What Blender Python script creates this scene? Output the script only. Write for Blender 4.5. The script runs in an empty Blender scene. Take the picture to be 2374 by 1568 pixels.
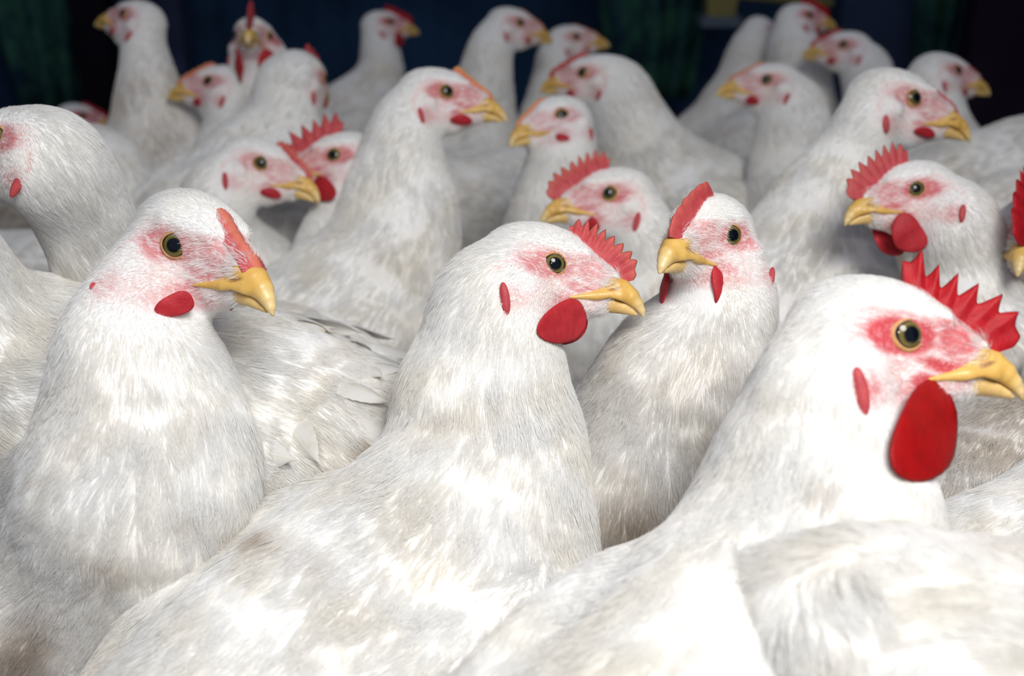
import bpy, bmesh, math, random
import numpy as np
import openvdb
from mathutils import Vector, Matrix

# ------------------------------------------------------------------ camera, light, exposure
SC = bpy.context.scene
W, H, F = 2374, 1568, 2546.0
CAM_H, PITCH = 0.46, math.radians(21)
cam_d = bpy.data.cameras.new('camera')
cam = bpy.data.objects.new('camera', cam_d)
SC.collection.objects.link(cam)
cam.location = (0, 0, CAM_H)
cam.rotation_euler = (math.radians(90) - PITCH, 0, 0)
cam_d.sensor_width = 36.0
cam_d.lens = 36.0 * F / W
cam_d.clip_start = 0.02
cam_d.dof.use_dof = True
cam_d.dof.focus_distance = 0.50
cam_d.dof.aperture_fstop = 7.2
SC.camera = cam

SC.view_settings.view_transform = 'Standard'
SC.view_settings.look = 'None'
SC.view_settings.gamma = 1
SC.view_settings.use_curve_mapping = False
SC.view_settings.exposure = 0.30
SC.cycles.max_bounces = 6
SC.cycles.diffuse_bounces = 4
SC.cycles.glossy_bounces = 2
SC.cycles.transmission_bounces = 2
SC.cycles.use_adaptive_sampling = True
SC.cycles.adaptive_threshold = 0.03

world = bpy.data.worlds.new('world')
SC.world = world
world.use_nodes = True
world.node_tree.nodes['Background'].inputs[0].default_value = (0.72, 0.80, 1.0, 1)
world.node_tree.nodes['Background'].inputs[1].default_value = 0.23


def area_light(name, loc, target, size, power, col):
    l = bpy.data.lights.new(name, 'AREA')
    l.shape = 'DISK'
    l.size = size
    l.energy = power
    l.color = col
    o = bpy.data.objects.new(name, l)
    o.location = loc
    o.rotation_euler = (Vector(target) - Vector(loc)).to_track_quat('-Z', 'Y').to_euler()
    SC.collection.objects.link(o)
    return o


area_light('shed_lamp', (0.22, -0.20, 1.00), (0.02, 0.36, 0.2), 0.45, 3.2, (1.0, 0.985, 0.965)).data.spread = math.radians(105)
area_light('camera_flash', (0.03, -0.02, 0.56), (0.03, 0.8, 0.2), 0.035, 0.30, (1.0, 0.99, 0.97))

# ------------------------------------------------------------------ frames
C0 = np.array([0, 0, CAM_H])
cp, sp = math.cos(PITCH), math.sin(PITCH)
R_ = np.array([1.0, 0, 0])
F_ = np.array([0, cp, -sp])
U_ = np.array([0, sp, cp])
CB = np.stack([R_, F_, U_], axis=1)


def P(px, py, d):
    return C0 + d * F_ + (px - W / 2) / F * d * R_ - (py - H / 2) / F * d * U_


def proj(p):
    v = np.asarray(p) - C0
    d = v @ F_
    return np.array([W / 2 + F * (v @ R_) / d, H / 2 - F * (v @ U_) / d, d])


def rx(a):
    c, s = math.cos(a), math.sin(a)
    return np.array([[1, 0, 0], [0, c, -s], [0, s, c]])


def ry(a):
    c, s = math.cos(a), math.sin(a)
    return np.array([[c, 0, s], [0, 1, 0], [-s, 0, c]])


def rz(a):
    c, s = math.cos(a), math.sin(a)
    return np.array([[c, -s, 0], [s, c, 0], [0, 0, 1]])


# ------------------------------------------------------------------ materials
def new_mat(name):
    m = bpy.data.materials.new(name)
    m.use_nodes = True
    nt = m.node_tree
    b = nt.nodes['Principled BSDF']
    return m, nt, b


def N(nt, t, **kw):
    n = nt.nodes.new(t)
    for k, v in kw.items():
        setattr(n, k, v)
    return n


def mixc(nt, fac, a, b, mode='MIX'):
    n = N(nt, 'ShaderNodeMix', data_type='RGBA', blend_type=mode)
    for sock, v in ((n.inputs[0], fac), (n.inputs[6], a), (n.inputs[7], b)):
        if isinstance(v, (int, float)):
            sock.default_value = v
        elif isinstance(v, tuple):
            sock.default_value = (*v, 1) if len(v) == 3 else v
        else:
            nt.links.new(v, sock)
    return n.outputs[2]


def noise(nt, vec, scale, detail=4, rough=0.55, dist=0.0):
    n = N(nt, 'ShaderNodeTexNoise')
    n.inputs['Scale'].default_value = scale
    n.inputs['Detail'].default_value = detail
    n.inputs['Roughness'].default_value = rough
    n.inputs['Distortion'].default_value = dist
    if vec is not None:
        nt.links.new(vec, n.inputs['Vector'])
    return n.outputs['Fac']


def ramp(nt, fac, lo, hi, a=0.0, b=1.0):
    n = N(nt, 'ShaderNodeMapRange')
    n.interpolation_type = 'SMOOTHSTEP'
    nt.links.new(fac, n.inputs[0])
    n.inputs[1].default_value = lo
    n.inputs[2].default_value = hi
    n.inputs[3].default_value = a
    n.inputs[4].default_value = b
    return n.outputs[0]


def attr(nt, name):
    n = N(nt, 'ShaderNodeAttribute')
    n.attribute_name = name
    return n


def bump(nt, b, h, strength, dist):
    n = N(nt, 'ShaderNodeBump')
    n.inputs['Strength'].default_value = strength
    n.inputs['Distance'].default_value = dist
    nt.links.new(h, n.inputs['Height'])
    nt.links.new(n.outputs[0], b.inputs['Normal'])


def math2(nt, op, a, b):
    n = N(nt, 'ShaderNodeMath', operation=op)
    for s, v in ((n.inputs[0], a), (n.inputs[1], b)):
        if isinstance(v, (int, float)):
            s.default_value = v
        else:
            nt.links.new(v, s)
    return n.outputs[0]


FEATHER = (0.86, 0.855, 0.84)


def feather_surface():
    m, nt, b = new_mat('white_down_and_skin')
    tc = N(nt, 'ShaderNodeNewGeometry').outputs['Position']
    dirt_a = attr(nt, 'dirt').outputs['Fac']
    n1 = noise(nt, tc, 26, 5, 0.62, 0.3)
    cream = mixc(nt, ramp(nt, n1, 0.42, 0.72, 0, 0.45), FEATHER, (0.80, 0.74, 0.62))
    n2 = noise(nt, tc, 55, 4, 0.6, 0.4)
    dfac = math2(nt, 'MULTIPLY', dirt_a, ramp(nt, n2, 0.35, 0.7, 0.25, 1.0))
    cream = mixc(nt, dfac, cream, (0.36, 0.25, 0.15))
    n3 = noise(nt, tc, 900, 3, 0.6)
    red = attr(nt, 'red').outputs['Fac']
    pink = attr(nt, 'pink').outputs['Fac']
    hp = attr(nt, 'hp').outputs['Vector']
    mp = N(nt, 'ShaderNodeMapping')
    mp.inputs['Scale'].default_value = (0.13, 1.0, 1.0)
    nt.links.new(hp, mp.inputs['Vector'])
    st = noise(nt, mp.outputs[0], 0.55, 3, 0.6, 0.5)
    streak = ramp(nt, st, 0.36, 0.58, 0.30, 1.0)
    pk = math2(nt, 'MULTIPLY', pink, streak)
    c = mixc(nt, pk, cream, (0.78, 0.43, 0.42))
    n4 = noise(nt, tc, 420, 3, 0.6)
    rd = math2(nt, 'MULTIPLY', red, math2(nt, 'MAXIMUM', ramp(nt, st, 0.34, 0.54, 0.45, 1.0), ramp(nt, red, .6, .95)))
    rd = math2(nt, 'MULTIPLY', rd, ramp(nt, n4, 0.25, 0.6, 0.75, 1.0))
    c = mixc(nt, rd, c, (0.56, 0.07, 0.085))
    nt.links.new(c, b.inputs['Base Color'])
    b.inputs['Roughness'].default_value = 0.85
    b.inputs['Specular IOR Level'].default_value = 0.15
    b.inputs['Subsurface Weight'].default_value = 0.25
    b.inputs['Subsurface Radius'].default_value = (1.0, 0.7, 0.55)
    b.inputs['Subsurface Scale'].default_value = 0.003
    bump(nt, b, n3, 0.5, 0.0008)
    return m


def hair_mat():
    m, nt, b = new_mat('white_feather_barbs')
    tint = attr(nt, 'tint').outputs['Fac']
    dirt = attr(nt, 'dirt').outputs['Fac']
    c = mixc(nt, tint, (0.975, 0.97, 0.955), (0.91, 0.86, 0.76))
    c = mixc(nt, dirt, c, (0.42, 0.30, 0.18))
    nt.nodes.remove(b)
    d = N(nt, 'ShaderNodeBsdfDiffuse')
    t = N(nt, 'ShaderNodeBsdfTranslucent')
    nt.links.new(c, d.inputs[0])
    nt.links.new(c, t.inputs[0])
    mx = N(nt, 'ShaderNodeMixShader')
    mx.inputs[0].default_value = 0.5
    nt.links.new(d.outputs[0], mx.inputs[1])
    nt.links.new(t.outputs[0], mx.inputs[2])
    nt.links.new(mx.outputs[0], nt.nodes['Material Output'].inputs[0])
    return m


def quill_mat():
    m, nt, b = new_mat('white_flight_feather')
    fuv = attr(nt, 'fuv').outputs['Vector']
    sep = N(nt, 'ShaderNodeSeparateXYZ')
    nt.links.new(fuv, sep.inputs[0])
    av = math2(nt, 'ABSOLUTE', sep.outputs[1], 0)
    # barbs run out from the shaft at a slant
    ph = math2(nt, 'SUBTRACT', math2(nt, 'MULTIPLY', sep.outputs[0], 1100.0), math2(nt, 'MULTIPLY', av, 60.0))
    n0 = noise(nt, fuv, 9, 3, 0.6)
    ph = math2(nt, 'ADD', ph, math2(nt, 'MULTIPLY', n0, 30.0))
    s = math2(nt, 'SINE', ph, 0)
    shaft = ramp(nt, av, 0.02, 0.09, 1.0, 0.0)
    tc = N(nt, 'ShaderNodeNewGeometry').outputs['Position']
    n1 = noise(nt, tc, 70, 4, 0.65)
    c = mixc(nt, ramp(nt, n1, 0.5, 0.75, 0, 0.6), (0.86, 0.85, 0.82), (0.70, 0.60, 0.42))
    c = mixc(nt, ramp(nt, s, -1.0, .2, .30, 0.0), c, (0.60, 0.55, 0.45))
    c = mixc(nt, shaft, c, (0.86, 0.82, 0.72))
    nt.links.new(c, b.inputs['Base Color'])
    b.inputs['Roughness'].default_value = 0.8
    b.inputs['Specular IOR Level'].default_value = 0.2
    tr = N(nt, 'ShaderNodeBsdfTranslucent')
    nt.links.new(c, tr.inputs[0])
    mx = N(nt, 'ShaderNodeMixShader')
    mx.inputs[0].default_value = 0.28
    nt.links.new(b.outputs[0], mx.inputs[1])
    nt.links.new(tr.outputs[0], mx.inputs[2])
    nt.links.new(mx.outputs[0], nt.nodes['Material Output'].inputs[0])
    h = math2(nt, 'ADD', math2(nt, 'MULTIPLY', s, 0.3), math2(nt, 'MULTIPLY', shaft, 1.5))
    bump(nt, b, h, 0.4, 0.0002)
    return m


def flesh_mat(name, col, col2, tipcol=None):
    m, nt, b = new_mat(name)
    tc = N(nt, 'ShaderNodeNewGeometry').outputs['Position']
    n1 = noise(nt, tc, 160, 4, 0.6)
    c = mixc(nt, ramp(nt, n1, 0.35, 0.7), col, col2)
    if tipcol:
        t = attr(nt, 'tip').outputs['Fac']
        c = mixc(nt, t, c, tipcol)
    nt.links.new(c, b.inputs['Base Color'])
    b.inputs['Roughness'].default_value = 0.55
    b.inputs['Specular IOR Level'].default_value = 0.3
    b.inputs['Subsurface Weight'].default_value = 0.2
    b.inputs['Subsurface Radius'].default_value = (1.0, 0.25, 0.2)
    b.inputs['Subsurface Scale'].default_value = 0.002
    n3 = noise(nt, tc, 1100, 2, 0.5)
    bump(nt, b, n3, 0.45, 0.0006)
    return m


def horn_mat():
    m, nt, b = new_mat('yellow_beak_horn')
    tc = N(nt, 'ShaderNodeNewGeometry').outputs['Position']
    n1 = noise(nt, tc, 120, 4, 0.6)
    t = attr(nt, 'tip').outputs['Fac']
    c = mixc(nt, ramp(nt, n1, 0.35, 0.7), (0.74, 0.47, 0.13), (0.66, 0.38, 0.085))
    c = mixc(nt, t, c, (0.80, 0.63, 0.32))
    d = attr(nt, 'slit').outputs['Fac']
    c = mixc(nt, d, c, (0.25, 0.09, 0.02))
    nt.links.new(c, b.inputs['Base Color'])
    b.inputs['Roughness'].default_value = 0.38
    b.inputs['Subsurface Weight'].default_value = 0.15
    b.inputs['Subsurface Radius'].default_value = (1, 0.5, 0.2)
    b.inputs['Subsurface Scale'].default_value = 0.002
    bump(nt, b, n1, 0.25, 0.0006)
    return m


def eye_mat():
    m, nt, b = new_mat('hen_eye')
    r = attr(nt, 'er').outputs['Fac']
    cr = N(nt, 'ShaderNodeValToRGB')
    nt.links.new(r, cr.inputs[0])
    e = cr.color_ramp.elements
    e[0].position = 0.0
    e[0].color = (0.003, 0.004, 0.008, 1)
    e[1].position = 1.0
    e[1].color = (0.30, 0.14, 0.05, 1)
    for p_, c_ in ((0.46, (0.003, 0.005, 0.009)), (0.53, (0.05, 0.045, 0.018)), (0.62, (0.15, 0.12, 0.03)), (0.74, (0.16, 0.12, 0.035)), (0.80, (0.05, 0.05, 0.03)), (0.86, (0.015, 0.015, 0.015)), (0.93, (0.02, 0.015, 0.01))):
        x = cr.color_ramp.elements.new(p_)
        x.color = (*c_, 1)
    nt.links.new(cr.outputs[0], b.inputs['Base Color'])
    b.inputs['Roughness'].default_value = 0.06
    b.inputs['Specular IOR Level'].default_value = 0.35
    return m


def plain(name, col, rough=0.6, scale=8, col2=None, bmp=0.0):
    m, nt, b = new_mat(name)
    tc = N(nt, 'ShaderNodeNewGeometry').outputs['Position']
    n1 = noise(nt, tc, scale, 5, 0.6)
    c = mixc(nt, ramp(nt, n1, 0.3, 0.7), col, col2 or tuple(x * 0.6 for x in col))
    nt.links.new(c, b.inputs['Base Color'])
    b.inputs['Roughness'].default_value = rough
    b.inputs['Specular IOR Level'].default_value = 0.12
    if bmp:
        bump(nt, b, n1, 0.6, bmp)
    return m


M = dict(
    body=feather_surface(), hair=hair_mat(), quill=quill_mat(), horn=horn_mat(), eye=eye_mat(),
    comb=flesh_mat('pink_red_comb_skin', (0.52, 0.075, 0.08), (0.43, 0.045, 0.055), (0.66, 0.20, 0.12)),
    comb_deep=flesh_mat('deep_red_comb_skin', (0.43, 0.008, 0.014), (0.33, 0.004, 0.010), (0.52, 0.03, 0.03)),
    comb_pale=flesh_mat('orange_young_comb_skin', (0.66, 0.15, 0.11), (0.62, 0.22, 0.12), (0.74, 0.36, 0.10)),
    wattle=flesh_mat('red_wattle_skin', (0.48, 0.025, 0.035), (0.38, 0.014, 0.022)),
    wattle_deep=flesh_mat('deep_red_wattle_skin', (0.33, 0.001, 0.002), (0.26, 0.001, 0.002)),
    lobe=flesh_mat('dull_red_ear_lobe_skin', (0.50, 0.075, 0.08), (0.42, 0.05, 0.06)),
    lid=flesh_mat('amber_eyelid_skin', (0.62, 0.34, 0.14), (0.50, 0.20, 0.10)),
    leg=plain('yellow_leg_scales', (0.62, 0.38, 0.10), 0.6, 200),
)

# ------------------------------------------------------------------ mesh helpers


def mesh_obj(name, verts, faces, mat, parent=None, attrs=None, smooth=True):
    me = bpy.data.meshes.new(name)
    v = np.asarray(verts, dtype=np.float64)
    if parent is not None:
        v = v - np.array(parent.location)
    me.from_pydata(v.tolist(), [], [list(map(int, f)) for f in faces])
    if smooth:
        me.polygons.foreach_set('use_smooth', np.ones(len(me.polygons), dtype=bool))
    for k, a in (attrs or {}).items():
        a = np.asarray(a, dtype=np.float32)
        if a.ndim == 1:
            at = me.attributes.new(k, 'FLOAT', 'POINT')
            at.data.foreach_set('value', a)
        else:
            at = me.attributes.new(k, 'FLOAT_VECTOR', 'POINT')
            at.data.foreach_set('vector', a.ravel())
    me.materials.append(mat)
    me.update()
    o = bpy.data.objects.new(name, me)
    SC.collection.objects.link(o)
    if parent is not None:
        o.parent = parent
    return o


class MB:
    """collects pieces of one mesh"""

    def __init__(s):
        s.v, s.f, s.a, s.n = [], [], {}, 0

    def add(s, v, f, **at):
        v = np.asarray(v, dtype=float)
        s.v.append(v)
        s.f += [[i + s.n for i in q] for q in f]
        for k in set(list(at) + list(s.a)):
            if k not in s.a:
                s.a[k] = [np.zeros(s.n)] if s.n else []
            x = at.get(k, np.zeros(len(v)))
            s.a[k].append(np.broadcast_to(np.asarray(x, float), (len(v),) + np.shape(x)[1:]))
        s.n += len(v)

    def build(s, name, mat, parent=None, xf=None, smooth=True):
        v = np.concatenate(s.v)
        if xf is not None:
            v = xf(v)
        return mesh_obj(name, v, s.f, mat, parent, {k: np.concatenate(a) for k, a in s.a.items()}, smooth)


def grid_faces(nu, nv, close_u=False, close_v=False):
    f = []
    for i in range(nu if close_u else nu - 1):
        for j in range(nv if close_v else nv - 1):
            a, b = i * nv + j, ((i + 1) % nu) * nv + j
            c, d = ((i + 1) % nu) * nv + (j + 1) % nv, i * nv + (j + 1) % nv
            f.append((a, b, c, d))
    return f


def ellipsoid(c, r, R=None, nu=20, nv=12):
    u = np.linspace(0, 2 * np.pi, nu, endpoint=False)
    w = np.linspace(0, np.pi, nv)
    uu, ww = np.meshgrid(u, w, indexing='ij')
    v = np.stack([np.cos(uu) * np.sin(ww) * r[0], np.sin(uu) * np.sin(ww) * r[1], np.cos(ww) * r[2]], -1).reshape(-1, 3)
    if R is not None:
        v = v @ R.T
    return v + np.asarray(c), grid_faces(nu, nv, close_u=True)


def tube(pts, rad, n=10):
    pts = np.asarray(pts, float)
    rad = np.broadcast_to(np.asarray(rad, float), (len(pts),))
    t = np.gradient(pts, axis=0)
    t /= np.linalg.norm(t, axis=1)[:, None] + 1e-12
    ref = np.array([0.0, 0.0, 1.0]) if abs(t[0][2]) < 0.9 else np.array([1.0, 0, 0])
    V = []
    for p, tt, r in zip(pts, t, rad):
        a = np.cross(tt, ref)
        a /= np.linalg.norm(a) + 1e-12
        b = np.cross(tt, a)
        for k in range(n):
            th = 2 * np.pi * k / n
            V.append(p + r * (math.cos(th) * a + math.sin(th) * b))
    f = grid_faces(len(pts), n, close_v=True)
    f.append(list(range(n))[::-1])
    f.append([(len(pts) - 1) * n + k for k in range(n)])
    return np.array(V), f


def box(lo, hi):
    x0, y0, z0 = lo
    x1, y1, z1 = hi
    v = [(x0, y0, z0), (x1, y0, z0), (x1, y1, z0), (x0, y1, z0), (x0, y0, z1), (x1, y0, z1), (x1, y1, z1), (x0, y1, z1)]
    return np.array(v, float), [(0, 3, 2, 1), (4, 5, 6, 7), (0, 1, 5, 4), (1, 2, 6, 5), (2, 3, 7, 6), (3, 0, 4, 7)]


# ------------------------------------------------------------------ smooth body field
def smin(a, b, k):
    h = np.clip(0.5 + 0.5 * (b - a) / k, 0, 1)
    return b * (1 - h) + a * h - k * h * (1 - h)


class Field:
    def __init__(s):
        s.p = []

    def cone(s, a, b, ra, rb, k, flow=None, reg=1, flat=None):
        a, b = np.asarray(a, float), np.asarray(b, float)
        s.p.append(('c', a, b, ra, rb, k, flow if flow is not None else (b - a) / (np.linalg.norm(b - a) + 1e-9), reg))

    def chain(s, pts, rad, k, reg=1):
        s.p.append(('n', np.asarray(pts, float), np.asarray(rad, float), None, None, k, None, reg))

    def chain_d(s, q, X, flow=False):
        best = np.full(len(X), 9.0)
        fl = np.zeros_like(X) if flow else None
        for a, b, ra, rb in zip(q[1][:-1], q[1][1:], q[2][:-1], q[2][1:]):
            ab = b - a
            t = np.clip(((X - a) @ ab) / (ab @ ab + 1e-12), 0, 1)
            d = np.linalg.norm(X - a - t[:, None] * ab, axis=1) - (ra + (rb - ra) * t)
            m = d < best
            best = np.where(m, d, best)
            if flow:
                fl[m] = ab / np.linalg.norm(ab)
        return best, fl

    def ell(s, c, r, R, k, flow, reg=1):
        s.p.append(('e', np.asarray(c, float), np.asarray(r, float), R, None, k, flow, reg))

    def one(s, q, X):
        if q[0] == 'c':
            _, a, b, ra, rb = q[:5]
            ab = b - a
            t = np.clip(((X - a) @ ab) / (ab @ ab + 1e-12), 0, 1)
            return np.linalg.norm(X - a - t[:, None] * ab, axis=1) - (ra + (rb - ra) * t)
        if q[0] == 'n':
            return s.chain_d(q, X)[0]
        _, c, r, R = q[:4]
        L = (X - c) @ R
        k0 = np.linalg.norm(L / r, axis=1)
        k1 = np.linalg.norm(L / (r * r), axis=1)
        return k0 * (k0 - 1.0) / (k1 + 1e-9)

    def __call__(s, X):
        d = None
        for q in s.p:
            e = s.one(q, X)
            d = e if d is None else smin(d, e, q[5])
        return d

    def flow(s, X, sig=0.012):
        acc = np.zeros_like(X)
        for q in s.p:
            if q[0] == 'n':
                dd, ff = s.chain_d(q, X, True)
            else:
                dd, ff = s.one(q, X), q[6]
            acc += np.exp(-np.clip(dd, -0.02, 1) / sig)[:, None] * ff
        return acc / (np.linalg.norm(acc, axis=1)[:, None] + 1e-12)

    def grad(s, X, e=2e-4):
        g = np.zeros_like(X)
        for i in range(3):
            D = np.zeros(3)
            D[i] = e
            g[:, i] = s(X + D) - s(X - D)
        return g / (np.linalg.norm(g, axis=1)[:, None] + 1e-12)

    def project(s, X, it=3):
        X = np.array(X, float)
        for _ in range(it):
            X = X - np.clip(s(X), -0.01, 0.01)[:, None] * s.grad(X)
        return X

    def bounds(s):
        lo, hi = np.full(3, 9.0), np.full(3, -9.0)
        for q in s.p:
            if q[0] == 'n':
                r = q[2].max()
                lo, hi = np.minimum(lo, q[1].min(0) - r), np.maximum(hi, q[1].max(0) + r)
            elif q[0] == 'c':
                for c, r in ((q[1], q[3]), (q[2], q[4])):
                    lo, hi = np.minimum(lo, c - r), np.maximum(hi, c + r)
            else:
                r = q[2].max()
                lo, hi = np.minimum(lo, q[1] - r), np.maximum(hi, q[1] + r)
        return lo - 0.015, hi + 0.015

    def mesh(s, vox):
        lo, hi = s.bounds()
        n = np.ceil((hi - lo) / vox).astype(int) + 1
        gx = [lo[i] + vox * np.arange(n[i]) for i in range(3)]
        arr = np.empty(tuple(n), dtype=np.float32)
        yy, zz = np.meshgrid(gx[1], gx[2], indexing='ij')
        step = max(1, int(200000 // (n[1] * n[2])))
        for i in range(0, n[0], step):
            xs = gx[0][i:i + step]
            X = np.empty((len(xs),) + yy.shape + (3,))
            X[..., 0] = xs[:, None, None]
            X[..., 1] = yy
            X[..., 2] = zz
            arr[i:i + step] = s(X.reshape(-1, 3)).reshape(len(xs), *yy.shape)
        g = openvdb.FloatGrid(1.0)
        g.copyFromArray(np.ascontiguousarray(arr))
        pts, quads = g.convertToQuads(0.0)
        return np.asarray(pts, float) * vox + lo, np.asarray(quads)[:, ::-1]


# ------------------------------------------------------------------ one hen
RNG = np.random.default_rng(7)
LOG = []


def smooth01(x, a, b):
    t = np.clip((x - a) / (b - a + 1e-12), 0, 1)
    return t * t * (3 - 2 * t)


def blob(x, z, cx, cz, ax, az, rot=0.0, soft=0.5):
    c, s = math.cos(rot), math.sin(rot)
    dx, dz = x - cx, z - cz
    u, w = (dx * c + dz * s) / ax, (-dx * s + dz * c) / az
    return 1 - smooth01(np.sqrt(u * u + w * w), 1 - soft, 1 + soft)


EYE_TIP = np.array([46.0, 0, -15.0])


def solve_head(h):
    """turn the eye and beak tip seen in the photo into a pose in the shed"""
    yaw, pit, s = math.radians(h['yaw']), math.radians(h.get('pitch', 0)), h.get('s', 1.0) * 1e-3
    side = h.get('side')
    if side is None:
        side = -1 if abs(((h['yaw'] + 180) % 360) - 180) < 90 else 1     # +1: hen's left eye faces us
    loc = np.array([0.0, side * 13.5, 0.0])
    th, d = math.radians(h.get('rot', 0)), h.get('d', 0.6)
    e = np.array(h['eye'], float)
    for _ in range(12):
        R = CB @ ry(th) @ rz(yaw) @ ry(pit) @ rx(math.radians(h.get('roll', 0)))
        O = P(e[0], e[1], d) - R @ loc * s
        if 'tip' not in h:
            break
        t = proj(O + R @ EYE_TIP * s)[:2] - e
        w = np.array(h['tip'], float) - e
        if 'd' not in h:
            d *= (np.linalg.norm(t) / np.linalg.norm(w)) ** 0.8
        if 'rot' not in h:
            da = math.atan2(w[1], w[0]) - math.atan2(t[1], t[0])
            da = (da + math.pi) % (2 * math.pi) - math.pi
            th += 0.9 * da
    return O, R, s, d, side


def comb_mesh(h, XF, fld):
    c = h.get('comb', dict(H=4, T=2))
    Hh, T, nt_, lean = c['H'], c['T'], c.get('n', 6), c.get('lean', 0.0)
    base = [(35.0, -1.0)]
    ts = np.linspace(2, 40, 300)
    endang = math.degrees(math.atan2(20, c.get('end', -1) - 8))
    for a_ in np.linspace(17, endang, 14):
        ca, sa = math.cos(math.radians(a_)), math.sin(math.radians(a_))
        q_ = np.stack([8 + ts * ca, ts * 0, -4 + ts * sa], 1)
        i_ = np.argmax(fld(XF(q_)) > 0)
        base.append((q_[i_, 0], q_[i_, 2]))
    base = np.array(base)
    L = np.concatenate([[0], np.cumsum(np.linalg.norm(np.diff(base, axis=0), axis=1))])
    nu, nv, nw = 96, 12, 3
    u = np.linspace(0, 1, nu)
    bx, bz = np.interp(u * L[-1], L, base[:, 0]), np.interp(u * L[-1], L, base[:, 1])
    k = np.ones(9) / 9
    bx2, bz2 = np.convolve(np.pad(bx, 4, 'edge'), k, 'valid'), np.convolve(np.pad(bz, 4, 'edge'), k, 'valid')
    # fan: front points forward-up, rear leans back
    ang = np.radians(np.interp(u, [0, .15, .5, 1], [25, 40, 68 + lean, 98 + lean * 1.6]))
    env = np.interp(u, [0, .06, .2, .45, .75, .92, 1], c.get('env', [0.45, .8, 1.0, 1.0, .85, .8, .45]))
    ph = (u - .12) / .82 * nt_
    saw = np.where((u > .12) & (u < .94), np.abs(((ph) % 1) - .5) * 2, 1)     # 1 at notch
    saw = np.clip(1 - saw, 0, 1) ** c.get('p', .6)
    tenv = np.interp(u, [0, .12, .3, .6, .85, .95, 1], [0, .3, .8, 1.0, .9, .25, 0])
    rr = np.random.default_rng(abs(int(h["eye"][0])) + 5)
    tvar = 1 + 0.25 * np.interp(ph, np.arange(-2, nt_ + 3), rr.uniform(-1, 1, nt_ + 5))
    hh = Hh * env + T * saw * tenv * tvar
    V, tip = [], []
    nl = nv + 1
    for i in range(nu):
        for sd in (0, 1):
            for j in range(nv):
                q = j / (nv - 1) if sd == 0 else 1 - (j + 1) / (nv)
                r = -2.5 + (hh[i] + 2.5) * q
                wv = (2.1 * (1 - q) ** 1.2 + 1.05) * math.sqrt(max(0.02, 1 - q ** 4)) * c.get('fat', 1.0) * (1 + .45 * (saw[i] - .6) * min(1, T / 5) * smooth01(q, .25, .7))
                wob = c.get('wob', .5) * math.sin(u[i] * 7 + q * 2) * q
                bend = c.get('bend', 0) * q * q * (hh[i] / 10)
                V.append((bx2[i] + math.cos(ang[i]) * r, (wv if sd == 0 else -wv) + wob + bend, bz2[i] + math.sin(ang[i]) * r))
                tip.append(smooth01(q, .55, 1.0) * c.get('tipc', .6))
    f = grid_faces(nu, 2 * nv, close_v=True)
    f.append(list(range(2 * nv))[::-1])
    f.append([(nu - 1) * 2 * nv + k for k in range(2 * nv)])
    return np.array(V), f, np.array(tip)


def loft(sections, n=18):
    """sections: (top xz, bottom xz, half width)"""
    S = np.array([[*t, *b, w] for t, b, w in sections], float)
    m = 5 * (len(S) - 1) + 1
    tt = np.linspace(0, len(S) - 1, m)
    D = np.stack([np.interp(tt, np.arange(len(S)), S[:, i]) for i in range(5)], 1)
    for _ in range(2):
        D[1:-1] = (D[:-2] + 2 * D[1:-1] + D[2:]) / 4
    V = []
    for r in D:
        for k in range(n):
            th = 2 * np.pi * k / n
            q = (1 - math.cos(th)) / 2
            x = r[0] + (r[2] - r[0]) * q
            z = r[1] + (r[3] - r[1]) * q
            y = r[4] * math.copysign(abs(math.sin(th)) ** 0.85, math.sin(th)) * (0.62 + 0.42 * q)
            V.append((x, y, z))
    f = grid_faces(m, n, close_v=True)
    f.append(list(range(n))[::-1])
    f.append([(m - 1) * n + k for k in range(n)])
    return np.array(V), f


def feather(length, width, curl=0.1, nu=16, nv=7, twist=0.0, notch=0.0):
    """flat-lying feather along +x, top is +z"""
    u = np.linspace(0, 1, nu)
    v = np.linspace(-1, 1, nv)
    V, A = [], []
    for a in u:
        w = width * (0.12 + 0.88 * math.sin(math.pi * min(1, a * 0.98 + .02) ** 0.75) ** 0.55) * (1 - a ** 9 * .6)
        w *= 1 - .10 * abs(math.sin(a * 23 + length * 900)) * a
        for b in v:
            x = a * length - abs(b) * width * 0.55 * a
            z = -curl * length * a * a - 0.28 * w * b * b + 0.0006 * (1 - abs(b))
            y = b * w
            V.append((x, y * math.cos(twist * a) - z * math.sin(twist * a), z * math.cos(twist * a) + y * math.sin(twist * a)))
            A.append((a * length / 0.1, b, 0))
    return np.array(V), grid_faces(nu, nv), np.array(A)


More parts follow.
